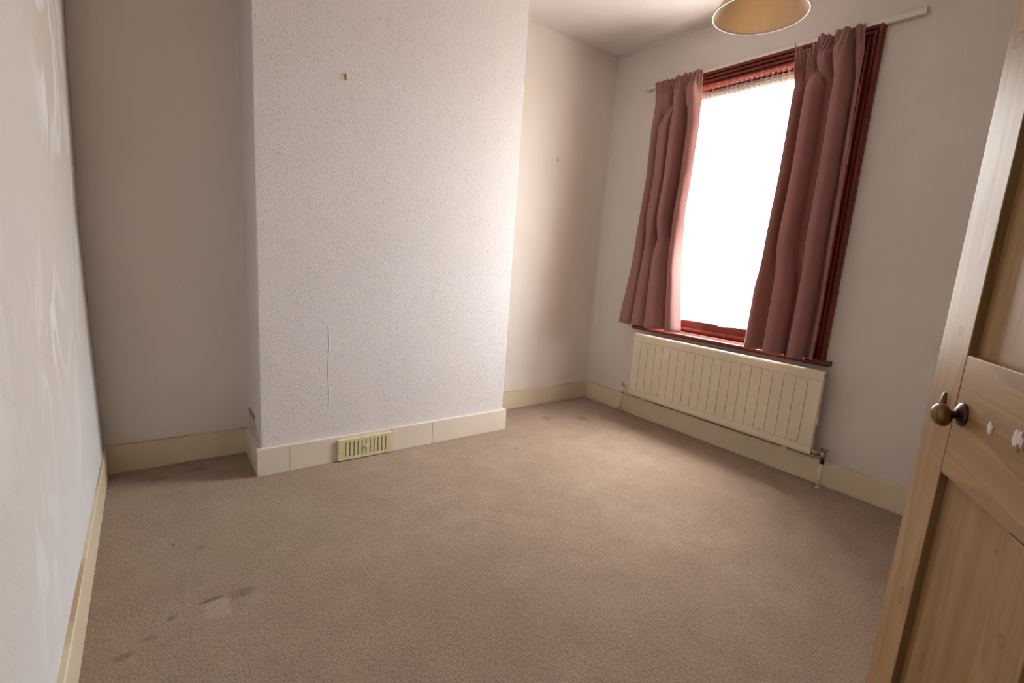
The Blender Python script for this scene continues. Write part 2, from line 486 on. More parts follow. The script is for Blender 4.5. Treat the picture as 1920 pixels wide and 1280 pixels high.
# thin cornice bead where the paper meets the ceiling
bm = bmesh.new()
add_box(bm, (XC2, YB - .006, H - .014), (XR, YB + .002, H)); add_box(bm, (XR - .006, YF, H - .014), (XR + .002, YB, H))
add_box(bm, (XR - .007, YB - .007, ZS), (XR + .002, YB + .002, H))
struct('trim_1', bm, M['ceil'], 'thin filler line along the ceiling edge by the window')

# skirting boards
T = .02
def skirt(name, a, b, z, m, label, bev=.003):
    lo = (min(a[0], b[0]), min(a[1], b[1]), 0); hi = (max(a[0], b[0]), max(a[1], b[1]), z)
    return struct(name, box(lo, hi), m, label, bevel=bev)
# left: follows the wall's lean
bm = bmesh.new()
secs = []
for i in range(13):
    y = YF + (YB - YF) * i / 12
    xw = xl(y, .1) - .004
    secs.append([(xw, y, 0), (-.192, y, 0), (-.1925, y, ZS - .004), (-.196, y, ZS), (xw, y, ZS + .001)])
add_sweep(bm, secs)
struct('baseboard_left', bm, M['skirt'], 'cream skirting board along the left wall')
bm = bmesh.new(); add_box(bm, (-.2, YB - T, 0), (XC1, YB, ZS)); add_box(bm, (XC2, YB - T, 0), (XR, YB, ZS))
struct('baseboard_back', bm, M['skirt'], 'cream skirting boards in the alcoves', bevel=.003)
bm = bmesh.new()
yf_ = YC - T
for a, b in ((XC1 - T, .5335), (.5355, .7745), (1.0835, 1.3385), (1.3405, XC2 + T)):
    add_box(bm, (a, yf_, 0), (b, YC + .004, ZS))
add_box(bm, (XC1 - T, YC, 0), (XC1 + .004, YB - T, ZS)); add_box(bm, (XC2 - .004, YC, 0), (XC2 + T, YB - T, ZS))
add_box(bm, (.53, yf_ + .002, 0), (.54, YC, ZS - .001)); add_box(bm, (1.335, yf_ + .002, 0), (1.345, YC, ZS - .001)); add_box(bm, (.77, yf_ + .003, 0), (1.09, YC, ZS - .002))
cs = struct('baseboard_chimney', bm, M['skirtc'], 'cream skirting wrapped round the chimney breast', bevel=.0015)
struct('baseboard_right', box((XR - T, YF, 0), (XR, YB, ZS + .004)), M['skirt'], 'cream skirting board under the radiator', bevel=.003)
struct('baseboard_front', box((.62, YF, 0), (XR, YF + T, ZS)), M['skirt'], 'cream skirting board along the doorway wall', bevel=.003)

# wallpaper seam and torn corner on the chimney breast
bm = bmesh.new()
secs = []
for i in range(12):
    z = .30 + .44 * i / 11; w = .0022 + .0016 * math.sin(i * 1.7); x = .731 + .003 * math.sin(i * .9)
    secs.append([(x - w, YC + .001, z), (x - w * .4, YC - .0013, z), (x + w * .4, YC - .0013, z), (x + w, YC + .001, z)])
add_sweep(bm, secs)
obj('paper_seam', bm, M['chim'], cb, smooth=True)
def patch_x(name, pts, m, parent, th=.0015):
    bm = bmesh.new()
    a = [bm.verts.new((XC1 - th, y, z)) for y, z in pts]; b = [bm.verts.new((XC1 + .001, y, z)) for y, z in pts]
    bm.faces.new(a); n = len(a)
    for k in range(n): bm.faces.new((a[k], b[k], b[(k + 1) % n], a[(k + 1) % n]))
    return obj(name, bm, m, parent)
patch_x('bare_plaster', [(2.825, .228), (2.78, .236), (2.72, .238), (2.655, .235), (2.60, .20), (2.56, .165), (2.60, .142), (2.70, .14), (2.80, .141), (2.826, .16)], M['bareplast'], cb)
patch_x('torn_paper', [(2.825, .25), (2.80, .262), (2.70, .262), (2.655, .257), (2.66, .238), (2.74, .236), (2.80, .232)], M['tornpaper'], cb, .004)

# ------------------------------------------------------------------ window_1
win = empty('window_1', (XR, (WY0 + WY1) / 2, WZ0)); tag(win, 'dark red varnished wooden sash window with moulded surround', None, None, 'structure')
wx, wy, wz = XR, (WY0 + WY1) / 2, WZ0
def L(bm):      # world -> window local
    bmesh.ops.translate(bm, vec=(-wx, -wy, -wz), verts=bm.verts[:]); return bm
# moulded architrave: (distance outwards from the opening, projection into room)
AP = [(0, -.002), (0, .012), (.003, .015), (.012, .015), (.0135, .005), (.020, .005), (.022, .017), (.028, .020), (.036, .020), (.038, .008), (.045, .008), (.047, .022), (.054, .024), (.060, .024), (.062, .013), (.067, .013), (.069, .028), (.078, .031), (.084, .030), (.090, .024), (.090, -.002)]
bm = bmesh.new()
def sec(y, z, sy, sz):
    return [(XR - p, y + sy * d, z + sz * d) for d, p in AP]
add_sweep(bm, [sec(WY0, WZ0, -1, 0), sec(WY0, WZ1, -1, .93), sec(WY1, WZ1, 1, .93), sec(WY1, WZ0, 1, 0)])
obj('architrave', L(bm), M['mv'], win)
# reveal lining
bm = bmesh.new()
LX = XR + .155
add_box(bm, (XR - .002, WY0 - .02, WZ0), (LX, WY0 + .004, WZ1)); add_box(bm, (XR - .002, WY1 - .004, WZ0), (LX, WY1 + .02, WZ1))
add_box(bm, (XR - .002, WY0, WZ1 - .004), (LX, WY1, WZ1 + .02))
obj('reveal_lining', L(bm), M['mv'], win, bevel=.002)
# sill board with rounded nosing
SP = [(.16, -.001), (-.050, -.001), (-.057, -.004), (-.061, -.012), (-.060, -.020), (-.054, -.026), (-.046, -.029), (.005, -.029), (.16, -.029)]
bm = bmesh.new()
add_sweep(bm, [[(XR + a, y, WZ0 + b) for a, b in SP] for y in (1.028, 2.378)])
# bearer moulding under it
BP = [(0.002, -.029), (-.020, -.029), (-.022, -.036), (-.014, -.046), (.002, -.05)]
obj('sill_board', L(bm), M['mh'], win, bevel=.001)
# staff beads (visible at the bottom, sides and head)
bm = bmesh.new()
bx0 = XR + .058
def bead_h(y0, y1, z0, z1):
    n = 6; pr = [(bx0 + .020, z0), (bx0 + .006, z0)] + [(bx0 + .006 - .006 * math.sin(PI * k / n), z0 + (z1 - z0) * k / n) for k in range(1, n)] + [(bx0 + .006, z1), (bx0 + .020, z1)]
    add_sweep(bm, [[(x, y, z) for x, z in pr] for y in (y0, y1)])
def bead_v(ya, yb, z0, z1):
    n = 6; pr = [(bx0 + .020, ya), (bx0 + .006, ya)] + [(bx0 + .006 - .006 * math.sin(PI * k / n), ya + (yb - ya) * k / n) for k in range(1, n)] + [(bx0 + .006, yb), (bx0 + .020, yb)]
    add_sweep(bm, [[(x, y, z) for x, y in pr] for z in (z0, z1)])
bead_h(WY0, WY1, WZ0, WZ0 + .036); bead_h(WY0, WY1, WZ1 - .02, WZ1 - .003)
bead_v(WY0 + .003, WY0 + .020, WZ0 + .036, WZ1 - .02); bead_v(WY1 - .020, WY1 - .003, WZ0 + .036, WZ1 - .02)
obj('staff_bead', L(bm), M['mh'], win)
def sash(name, x, z0, z1, bot, top):
    bm = bmesh.new(); a, b = WY0 + .006, WY1 - .006; w = .046
    add_box(bm, (x, a, z0), (x + .036, a + w, z1)); add_box(bm, (x, b - w, z0), (x + .036, b, z1))
    add_box(bm, (x, a + w, z0), (x + .036, b - w, z0 + bot)); add_box(bm, (x, a + w, z1 - top), (x + .036, b - w, z1))
    s = obj(name, L(bm), M['mh'], win, bevel=.004)
    obj('glass_pane', L(box((x + .016, a + w - .004, z0 + bot - .004), (x + .020, b - w + .004, z1 - top + .004))), M['glass'], s)
    return s
zm = 1.53
sash('lower_sash', XR + .078, WZ0 + .004, zm + .02, .085, .036)
sash('upper_sash', XR + .117, zm - .02, WZ1 - .006, .036, .048)
# outer stone sill
struct('trim_2', box((XR + .158, WY0 - .05, WZ0 - .08), (XR + .40, WY1 + .05, WZ0 - .02)), M['conc'], 'outside window sill')

# ------------------------------------------------------------------ curtain rail
rail = empty('curtain_rail', (XR, 1.73, 2.415))
tag(rail, 'long white curtain rail fixed to the wall above the window', 'curtain rail')
ry, rz = 1.73, 2.415
bm = bmesh.new()
RP = [(-.028, -.013), (-.028, .013), (-.022, .015), (-.010, .015), (-.010, -.015), (-.022, -.015)]
add_sweep(bm, [[(a, y - ry, b) for a, b in RP] for y in (.905, 2.510)])
obj('track', bm, M['white'], rail, bevel=.001)
for y in (1.0, 1.73, 2.45):
    obj('bracket', box((-.012, y - ry - .012, -.010), (0, y - ry + .012, .012)), M['white'], rail, bevel=.001)
for y in (.905, 2.510):
    obj('end_stop', box((-.031, y - ry - .006, -.017), (-.008, y - ry + .006, .017)), M['white'], rail, bevel=.002)
for i, y in enumerate((1.30, 1.385, 1.44, 1.455, 2.47, 2.485)):
    bm = bmesh.new(); add_tube(bm, [(-.030, y - ry, -.008), (-.036, y - ry, -.014), (-.037, y - ry, -.030), (-.032, y - ry, -.036)], .0018, 6)
    obj('glider', bm, M['white'], rail, smooth=True)

# ------------------------------------------------------------------ curtains
def catmull(P, u):
    n = len(P) - 1; k = min(int(u * n), n - 1); t = u * n - k
    p0, p1, p2, p3 = P[max(k - 1, 0)], P[k], P[k + 1], P[min(k + 2, n)]
    return tuple(.5 * (2 * b + (-a + c) * t + (2 * a - 5 * b + 4 * c - d) * t * t + (-a + 3 * b - 3 * c + d) * t ** 3) for a, b, c, d in zip(p0, p1, p2, p3))

def curtain(name, label, rows, header, x_wall, NU=300, NV=70, seed=0, droop=()):
    """rows: list of (z, left y, right y, [(fraction across, projection)...]) from the top down; header: (depth z, pleats)"""
    root = empty(name, (XR, (rows[0][1] + rows[0][2]) / 2, rows[-1][0])); tag(root, label, 'curtain', 'pair of curtains at the window')
    off = Vector(root.location)
    zt, zb = rows[0][0], rows[-1][0]
    bm = bmesh.new(); grid = []
    for j in range(NV + 1):
        v = (j / NV) ** 1.15; z = zt + (zb - zt) * v
        for a in range(len(rows) - 1):
            if z >= rows[a + 1][0] - 1e-9: break
        A, B = rows[a], rows[a + 1]; tt = (A[0] - z) / (A[0] - B[0]); ts = tt * tt * (3 - 2 * tt)
        yl = A[1] + (B[1] - A[1]) * tt; yr = A[2] + (B[2] - A[2]) * tt
        row = []
        for i in range(NU + 1):
            u = i / NU
            fa, pa = catmull(A[3], u); fb, pb = catmull(B[3], u)
            fr = fa + (fb - fa) * ts; pj = pa + (pb - pa) * ts
            hz = max(0, 1 - (zt - z) / header)
            pj += .0052 * math.sin(u * 2 * PI * 27 + seed) * min(1, hz * 2.5) ** .7
            pinch = math.exp(-((zt - z - header) / .035) ** 2)
            pj += .004 * math.sin(u * 2 * PI * 13 + seed) * pinch
            nz = noise.noise(Vector((u * 9 + seed, z * 1.6, 3.3))) * .009 + noise.noise(Vector((u * 30 + seed, z * 5, 1.3))) * .0022
            y = yl + (yr - yl) * fr
            x = x_wall - (pj - .01) * (1.0 + .75 * (1 - hz)) - nz
            x = min(x, XR - .034)
            dz = (.007 * noise.noise(Vector((u * 7 + seed, 0, 0))) + .004 * math.sin(u * 2 * PI * 13)) * hz + (.008 * noise.noise(Vector((u * 5 + seed, 5, 0)))) * v
            for u0, u1, d in droop:
                if u0 < u < u1: dz -= d * math.sin(PI * (u - u0) / (u1 - u0)) ** .5 * max(0, 1 - (zt - z) / .5)
            row.append(bm.verts.new(Vector((x, y, z + dz)) - off))
        grid.append(row)
    uvl = None
    for j in range(NV):
        for i in range(NU):
            bm.faces.new((grid[j][i], grid[j + 1][i], grid[j + 1][i + 1], grid[j][i + 1]))
    # split into header tape and drop
    cl = obj('cloth', bm, M['rose'], root, smooth=True)
    s = cl.modifiers.new('thickness', 'SOLIDIFY'); s.thickness = .0025; s.offset = 0
    # hem: a slightly thicker doubled band along the bottom
    bm = bmesh.new()
    rowsb = [j for j in range(NV + 1) if True]
    me = cl.data
    j0 = NV - 3
    vs = [[bm.verts.new(Vector(me.vertices[j * (NU + 1) + i].co) + Vector((.0035, 0, 0))) for i in range(NU + 1)] for j in range(j0, NV + 1)]
    for a in range(len(vs) - 1):
        for i in range(NU): bm.faces.new((vs[a][i], vs[a + 1][i], vs[a + 1][i + 1], vs[a][i + 1]))
    obj('hem', bm, M['rose'], root, smooth=True)
    # gathering tape behind the heading
    bm = bmesh.new(); vs = []
    for j in range(0, 5):
        vs.append([bm.verts.new(Vector(me.vertices[j * (NU + 1) + i].co) + Vector((.004, 0, -.003))) for i in range(NU + 1)])
    for a in range(4):
        for i in range(NU): bm.faces.new((vs[a][i], vs[a + 1][i], vs[a + 1][i + 1], vs[a][i + 1]))
    obj('heading_tape', bm, M['lining'], root, smooth=True)
    for k in range(1, 8):
        i = int(NU * k / 8); p = Vector(me.vertices[2 * (NU + 1) + i].co)
        b2 = bmesh.new(); add_tube(b2, [p + Vector((.006, 0, -.012)), p + Vector((.012, 0, -.004)), p + Vector((.012, 0, .012)), p + Vector((.018, 0, .012))], .0014, 6)
        obj('curtain_hook', b2, M['white'], root, smooth=True)
    return root

XW = XR - .072
# far (left) curtain
top = [(0, .0), (.10, .012), (.22, .004), (.30, .014), (.40, -.006), (.47, .0), (.52, .022), (.62, .006), (.70, .024), (.80, .004), (.88, .020), (1., .006)]
hb = [(0, .0), (.07, .022), (.22, .028), (.35, .010), (.37, -.012), (.42, -.004), (.47, .026), (.60, .036), (.665, .006), (.67, -.008), (.74, .024), (.90, .034), (1., .004)]
md = [(0, .004), (.06, .026), (.15, .010), (.16, -.020), (.19, -.010), (.24, .034), (.40, .030), (.415, -.016), (.43, -.010), (.50, .038), (.63, .046), (.67, .008), (.655, -.022), (.72, -.018), (.80, .020), (.91, .034), (1., .014)]
bt = [(0, .0), (.07, .030), (.20, .034), (.25, .008), (.235, -.022), (.265, -.016), (.29, .036), (.42, .038), (.475, .010), (.46, -.022), (.475, -.010), (.52, .046), (.66, .054), (.74, .030), (.78, .008), (.84, .044), (.93, .050), (1., .010)]
curtain('curtain', 'dusty rose curtain on the far side of the window, hanging past the sill end',
        [(2.418, 2.409, 2.033, top), (2.30, 2.385, 2.027, hb), (2.08, 2.392, 2.004, md), (1.786, 2.386, 2.008, md), (1.50, 2.408, 2.026, md), (1.17, 2.432, 2.003, bt), (.712, 2.510, 1.949, bt)],
        .105, XW, seed=2)
# near (right) curtain
top = [(0, .006), (.05, .012), (.14, -.006), (.24, -.004), (.32, -.014), (.36, .012), (.46, .028), (.54, .012), (.59, -.006), (.64, .026), (.78, .030), (.83, -.014), (.88, -.012), (.90, .026), (1., .010)]
hb = [(0, .004), (.03, .034), (.09, .002), (.12, -.010), (.20, .020), (.27, .004), (.29, -.018), (.33, -.012), (.37, .026), (.47, .044), (.56, .018), (.57, -.014), (.61, .030), (.76, .042), (.83, .006), (.815, -.022), (.87, -.018), (.92, .018), (1., .004)]
md = [(0, -.004), (.05, .006), (.075, .034), (.15, .030), (.21, -.014), (.235, -.020), (.27, .036), (.40, .046), (.475, .018), (.455, -.022), (.51, -.026), (.56, -.004), (.62, -.018), (.64, -.010), (.68, .038), (.80, .046), (.875, .012), (.86, -.026), (.91, -.024), (.94, .012), (1., .018)]
bt = [(0, .000), (.05, .046), (.14, .052), (.24, .016), (.29, .014), (.36, .050), (.48, .054), (.575, .024), (.56, -.022), (.60, -.028), (.655, -.020), (.66, -.006), (.70, .046), (.80, .052), (.865, .024), (.86, -.026), (.905, -.026), (.94, .008), (1., .022)]
curtain('curtain', 'dusty rose curtain nearest the door, hanging over the sill',
        [(2.412, 1.469, 1.129, top), (2.29, 1.440, 1.120, hb), (2.134, 1.440, 1.110, md), (1.706, 1.446, 1.103, md), (1.345, 1.467, 1.100, md), (1.03, 1.474, 1.094, bt), (.700, 1.481, 1.100, bt)],
        .105, XW, seed=9, droop=((.03, .30, .034), (.44, .58, .008)))

# ------------------------------------------------------------------ net curtain
net = empty('net_curtain', (XR + .045, wy, .79)); tag(net, 'white sheer net curtain gathered across the window behind the drapes', 'net curtain')
bm = bmesh.new(); NU, NV = 260, 40; grid = []
for j in range(NV + 1):
    v = j / NV; z = 2.318 + (.792 - 2.318) * v; row = []
    for i in range(NU + 1):
        u = i / NU; y = WY0 + .008 + (WY1 - WY0 - .016) * u
        am = .004 + .007 * min(1, v * 6)
        x = am * math.sin(u * 2 * PI * 31 + 2.2 * noise.noise(Vector((u * 6, z * .6, 0)))) * (.6 + .8 * abs(noise.noise(Vector((u * 11, 4, 0)))))
        dz = .010 * math.sin(u * 2 * PI * 3.1 + 1) * v + .003 * math.sin(u * 2 * PI * 31) * (1 - v)
        row.append(bm.verts.new((x - .012 + .024, y - wy, z + dz - .79)))
    grid.append(row)
for j in range(NV):
    for i in range(NU): bm.faces.new((grid[j][i], grid[j + 1][i], grid[j + 1][i + 1], grid[j][i + 1]))
obj('sheer_cloth', bm, M['net'], net, smooth=True)
bm = bmesh.new(); grid = []
for j in range(5):
    z = 2.320 - .050 * j / 4; row = []
    for i in range(421):
        u = i / 420; y = WY0 + .008 + (WY1 - WY0 - .016) * u
        x = .011 * math.sin(u * 2 * PI * 34 + 3 * noise.noise(Vector((u * 9, 1, 0))))
        row.append(bm.verts.new((x + .004, y - wy, z + .005 * math.sin(u * 2 * PI * 34 + 1) - .79)))
    grid.append(row)
for j in range(4):
    for i in range(420): bm.faces.new((grid[j][i], grid[j + 1][i], grid[j + 1][i + 1], grid[j][i + 1]))
obj('gathered_heading', bm, M['nethead'], net, smooth=True)
bm = bmesh.new(); add_tube(bm, [(.006, WY0 + .004 - wy, 2.295 - .79), (.006, WY1 - .004 - wy, 2.295 - .79)], .003, 8)
obj('stretch_wire', bm, M['white'], net, smooth=True)

# ------------------------------------------------------------------ radiator
RX, RY0, RY1, RZ0, RZ1 = XR - .09, 1.024, 2.323, .170, .650
rad = empty('radiator', (XR - .06, (RY0 + RY1) / 2, 0)); tag(rad, 'cream panel radiator with vertical grooves under the window sill', 'radiator')
ro = Vector(rad.location)
def RL(bm): bmesh.ops.translate(bm, vec=-ro, verts=bm.verts[:]); return bm
bm = bmesh.new()
NC = 20; xs = []          # pressed front profile along y
pitch = (RY1 - RY0 - .016) / NC
zt_, zb_ = RZ1 - .062, RZ0 + .052
prof = [(RY0, .004), (RY0 + .005, 0)]
for k in range(NC):
    a = RY0 + .008 + k * pitch
    if k > 0: prof += [(a - .0035, 0), (a - .0018, .0042), (a + .0018, .0042), (a + .0035, 0)]
prof += [(RY1 - .005, 0), (RY1, .004)]
zr = [(RZ0, .012, 0), (RZ0 + .004, .004, 0), (RZ0 + .012, 0, 0), (zb_ - .012, 0, 0), (zb_ - .004, .003, 0), (zb_, .002, .3), (zb_ + .008, .001, 1), (zt_ - .008, .001, 1), (zt_, .002, .3), (zt_ + .004, .004, 0), (zt_ + .008, 0, 0), (RZ1 - .014, -.001, 0), (RZ1 - .005, .003, 0), (RZ1, .010, 0)]
grid = [[bm.verts.new((RX + dx + p * g_, y, z)) for y, p in prof] for z, dx, g_ in zr]
for a, b in zip(grid, grid[1:]):
    for i in range(len(prof) - 1): bm.faces.new((a[i], a[i + 1], b[i + 1], b[i]))
n0 = len(prof)
bk = [[bm.verts.new((RX + .022, y, z)) for y in (RY0, RY1)] for z in (RZ0, RZ1)]
bm.faces.new([grid[0][i] for i in range(n0)] + [bk[0][1], bk[0][0]])
bm.faces.new([grid[-1][i] for i in range(n0)] + [bk[1][1], bk[1][0]])
bm.faces.new((bk[0][0], bk[0][1], bk[1][1], bk[1][0]))
bm.faces.new([g_[0] for g_ in grid] + [bk[1][0], bk[0][0]])
bm.faces.new([g_[-1] for g_ in grid] + [bk[1][1], bk[0][1]])
obj('panel', RL(bm), M['rad'], rad)
# rolled top and bottom headers, side seams
bm = bmesh.new(); add_tube(bm, [(RX + .016, RY0 - .002, RZ0 + .022), (RX + .016, RY1 + .002, RZ0 + .022)], .0145, 14)
obj('bottom_header', RL(bm), M['rad'], rad, smooth=True)
bm = bmesh.new(); add_tube(bm, [(RX + .016, RY0 - .002, RZ1 - .016), (RX + .016, RY1 + .002, RZ1 - .016)], .0145, 14)
obj('top_header', RL(bm), M['rad'], rad, smooth=True)
for y in (RY0 - .004, RY1 + .001):
    bm = bmesh.new(); add_box(bm, (RX + .008, y, RZ0 + .04), (RX + .013, y + .004, RZ1 - .03)); add_box(bm, (RX + .006, y - .003, RZ0 + .18), (RX + .02, y + .005, RZ0 + .225))
    obj('side_seam', RL(bm), M['rad'], rad, bevel=.001)
for y in (RY0 + .14, RY1 - .14):
    bm = bmesh.new(); add_box(bm, (RX + .022, y - .015, RZ0 + .03), (XR - .002, y + .015, RZ1 - .06)); add_box(bm, (RX + .006, y - .012, RZ0 - .008), (XR - .03, y + .012, RZ0 + .03))
    obj('bracket', RL(bm), M['rad'], rad)
# near-side wheelhead valve in tarnished chrome
VX = RX + .016; vz = RZ0 + .022
va = bmesh.new(); y = RY0
add_lathe(va, [(.015, 0), (.015, .010), (.0125, .012), (.0125, .020), (.0175, .021), (.0175, .033), (.013, .035), (.012, .050)], (VX, y, vz), (0, -1, 0), 6 * 4)
add_lathe(va, [(.0, -.022), (.012, -.021), (.0145, -.016), (.0155, 0), (.0145, .012), (.011, .015), (.011, .020), (.019, .024), (.021, .031), (.015, .033), (.004, .034), (.003, .046), (0, .047)], (VX, y - .060, vz), (0, 0, 1), 24)
valve = obj('valve', RL(va), M['chrome'], rad, smooth=True, bevel=0); valve['label'] = 'tarnished chrome valve'
bm = bmesh.new(); add_lathe(bm, [(.0, -.052), (.012, -.050), (.012, -.036), (.011, -.020), (0, -.018)], (VX, y - .060, vz), (0, 0, 1), 6)
obj('compression_nut', RL(bm), M['iron'], valve)
bm = bmesh.new(); add_tube(bm, [(VX, y - .060, vz - .05), (VX, y - .0605, vz - .10), (VX - .001, y - .062, .0)], .0085, 14)
add_lathe(bm, [(.0085, 0), (.0125, .001), (.0125, .006), (.0085, .010)], (VX - .001, y - .062, 0), (0, 0, 1), 18)
obj('feed_pipe', RL(bm), M['rad'], rad, smooth=True)
# far-side lockshield, painted over
y = RY1; va = bmesh.new()
add_lathe(va, [(.012, 0), (.012, .010), (.0095, .012), (.0095, .020), (.0135, .021), (.0135, .032), (.010, .034), (.010, .056)], (VX, y, vz), (0, 1, 0), 24)
add_lathe(va, [(0, -.03), (.0125, -.028), (.0125, -.016), (.0105, -.012), (.0115, 0), (.0115, .018), (.010, .030), (.008, .040), (.003, .044), (.003, .050), (0, .051)], (VX, y + .066, vz), (0, 0, 1), 24)
lv = obj('lockshield_valve', RL(va), M['rad'], rad, smooth=True)
bm = bmesh.new(); add_lathe(bm, [(.0108, .024), (.0125, .026), (.0105, .036), (.0055, .043), (.004, .052), (0, .053)], (VX, y + .066, vz), (0, 0, 1), 20)
obj('worn_cap', RL(bm), M['tornpaper'], lv, smooth=True)
bm = bmesh.new(); add_lathe(bm, [(.0128, -.030), (.0134, -.028), (.0134, -.022), (.0128, -.020)], (VX, y + .066, vz), (0, 0, 1), 20)
obj('worn_nut', RL(bm), M['tornpaper'], lv, smooth=True)
bm = bmesh.new(); add_tube(bm, [(VX, y + .066, vz - .025), (VX, y + .067, .08), (VX - .001, y + .067, 0)], .0085, 14)
add_tube(bm, [(VX - .018, y + .068, vz - .03), (VX - .018, y + .068, .02)], .004, 8)
obj('feed_pipe', RL(bm), M['rad'], rad, smooth=True)

# ------------------------------------------------------------------ vent grille in the chimney skirting
GX0, GX1, GZ0, GZ1 = .774, 1.084, .006, .121
GY = YC - T
gr = empty('air_vent', ((GX0 + GX1) / 2, GY, 0)); tag(gr, 'cream slotted air vent set in the chimney breast skirting', 'air vent')
go = Vector(gr.location)
def GL(bm): bmesh.ops.translate(bm, vec=-go, verts=bm.verts[:]); return bm
bm = bmesh.new(); fr = .030
d0, d1 = GY - .013, GY + .003
add_box(bm, (GX0, d0, GZ0), (GX1, d1, GZ0 + .018)); add_box(bm, (GX0, d0, GZ1 - .015), (GX1, d1, GZ1))
add_box(bm, (GX0, d0, GZ0 + .018), (GX0 + fr + .006, d1, GZ1 - .015)); add_box(bm, (GX1 - fr + .004, d0, GZ0 + .018), (GX1, d1, GZ1 - .015))
obj('frame', GL(bm), M['grille'], gr)
sx0, sx1 = GX0 + fr + .006, GX1 - fr + .004
obj('shutter_plate', GL(box((sx0, GY - .0045, GZ0 + .01), (sx1, GY - .002, GZ1 - .01))), M['grilled'], gr)
ns = 11; pt = (sx1 - sx0) / ns
for k in range(ns):
    bm = bmesh.new(); a = sx0 + pt * k + pt * .22
    add_box(bm, (a + .001, d0 + .0005, GZ0 + .017), (a + pt * .79, GY - .003, GZ1 - .014))
    obj('slat', GL(bm), M['grille'], gr, bevel=.0012)
bm = bmesh.new(); add_lathe(bm, [(.0065, -.002), (.007, .004), (.0055, .009), (0, .010)], (sx0 + pt * 5.2, d0, .064), (0, -1, 0), 20)
add_box(bm, (sx0 + pt * 4.6, d0 - .001, .056), (sx0 + pt * 5.9, d0 + .004, .073))
obj('slider_knob', GL(bm), M['grille'], gr, smooth=False, bevel=.0008)
bm = bmesh.new(); add_lathe(bm, [(.0032, -.001), (.0032, .0008), (0, .0012)], (GX0 + .024, d0, .045), (0, -1, 0), 12)
obj('screw', GL(bm), M['tornpaper'], gr)

# ------------------------------------------------------------------ picture hook, wall plugs, nail
hk = empty('picture_hook', (.807, YC, 1.936)); tag(hk, 'small brass picture hook high on the chimney breast', 'hook')
bm = bmesh.new(); add_box(bm, (-.004, -.0015, -.006), (.004, .0005, .016))
add_tube(bm, [(0, -.0015, -.004), (.001, -.004, -.012), (.002, -.008, -.015), (.003, -.011, -.010), (.003, -.011, -.005)], .0022, 8)
obj('hook_plate', bm, M['hookbrass'], hk)
bm = bmesh.new(); add_lathe(bm, [(.0045, 0), (.0055, .003), (.003, .006), (0, .0065)], (0, -.001, .010), (0, -1, 0), 12)
add_tube(bm, [(0, 0, .010), (0, -.007, .013)], .0018, 6)
obj('pin', bm, M['tornpaper'], hk, smooth=True)
for z, lb in ((1.889, 'upper of two small dark screws in the window-side alcove wall'), (1.872, 'lower of two small dark screws in the window-side alcove wall')):
    s = empty('wall_screw', (2.479, YB, z)); tag(s, lb, 'screw', 'screws left in the alcove wall')
    bm = bmesh.new(); add_lathe(bm, [(.0055, 0), (.0058, .002), (.004, .004), (.0036, .0035), (0, .003)], (0, 0.0005, 0), (0, -1, 0), 14)
    obj('head', bm, M['plug'], s, smooth=True)
s = empty('nail', (.504, YC, 1.539)); tag(s, 'tiny nail head near the left edge of the chimney breast', 'nail')
bm = bmesh.new(); add_lathe(bm, [(.0022, 0), (.0026, .004), (0, .005)], (0, 0, 0), (0, -1, 0), 10); obj('head', bm, M['plug'], s)

# ------------------------------------------------------------------ pendant lamp
LC = Vector((1.860, 1.076, 2.089)); LR = .1625
lamp = empty('pendant_lamp', (LC.x, LC.y, H)); tag(lamp, 'cream conical fabric pendant lampshade hanging from the ceiling', 'pendant lamp')
dz = LC.z - H
bm = bmesh.new()
ST = .185; rt = .048
pr_ = [(LR, 0), (rt, ST), (rt - .0022, ST), (LR - .0022, .0)]
add_lathe(bm, pr_ + [pr_[0]], (0, 0, dz), (0, 0, 1), 72, cap=False)
sh = obj('lamp_shade', bm, M['shade'], lamp, smooth=True)
m_ = sh.modifiers.new('e', 'EDGE_SPLIT'); m_.split_angle = math.radians(40)
bm = bmesh.new(); add_lathe(bm, [(LR + .001, -.002), (LR + .0022, .001), (LR + .0005, .004), (LR - .0035, .004), (LR - .004, 0), (LR - .002, -.0025), (LR + .001, -.002)], (0, 0, dz), (0, 0, 1), 72, cap=False)
obj('rim_binding', bm, M['white'], sh, smooth=True)
bm = bmesh.new(); add_lathe(bm, [(.0, -.055), (.012, -.052), (.022, -.042), (.028, -.028), (.030, -.012), (.026, .008), (.016, .030), (.013, .045), (.013, .060), (0, .060)], (0, 0, dz + .115), (0, 0, 1), 32)
obj('bulb', bm, M['bulb'], lamp, smooth=True)
bm = bmesh.new(); add_lathe(bm, [(.0, .0), (.019, .0), (.019, .045), (.012, .055), (.010, .075), (0, .077)], (0, 0, dz + .165), (0, 0, 1), 28)
obj('lamp_holder', bm, M['white'], lamp, smooth=True)
for k in range(3):
    bm = bmesh.new(); a = 2 * PI * k / 3; add_tube(bm, [(.02 * math.cos(a), .02 * math.sin(a), dz + .176), (rt * math.cos(a), rt * math.sin(a), dz + ST - .002)], .0016, 6)
    obj('shade_arm', bm, M['chrome'], lamp, smooth=True)
bm = bmesh.new(); add_tube(bm, [(0, 0, dz + .235), (0, 0, -.02)], .0032, 8)
obj('flex', bm, M['white'], lamp, smooth=True)
bm = bmesh.new(); add_lathe(bm, [(.05, 0), (.049, -.012), (.035, -.024), (.012, -.030), (0, -.030)], (0, 0, 0), (0, 0, 1), 32)
obj('ceiling_rose', bm, M['white'], lamp, smooth=True)

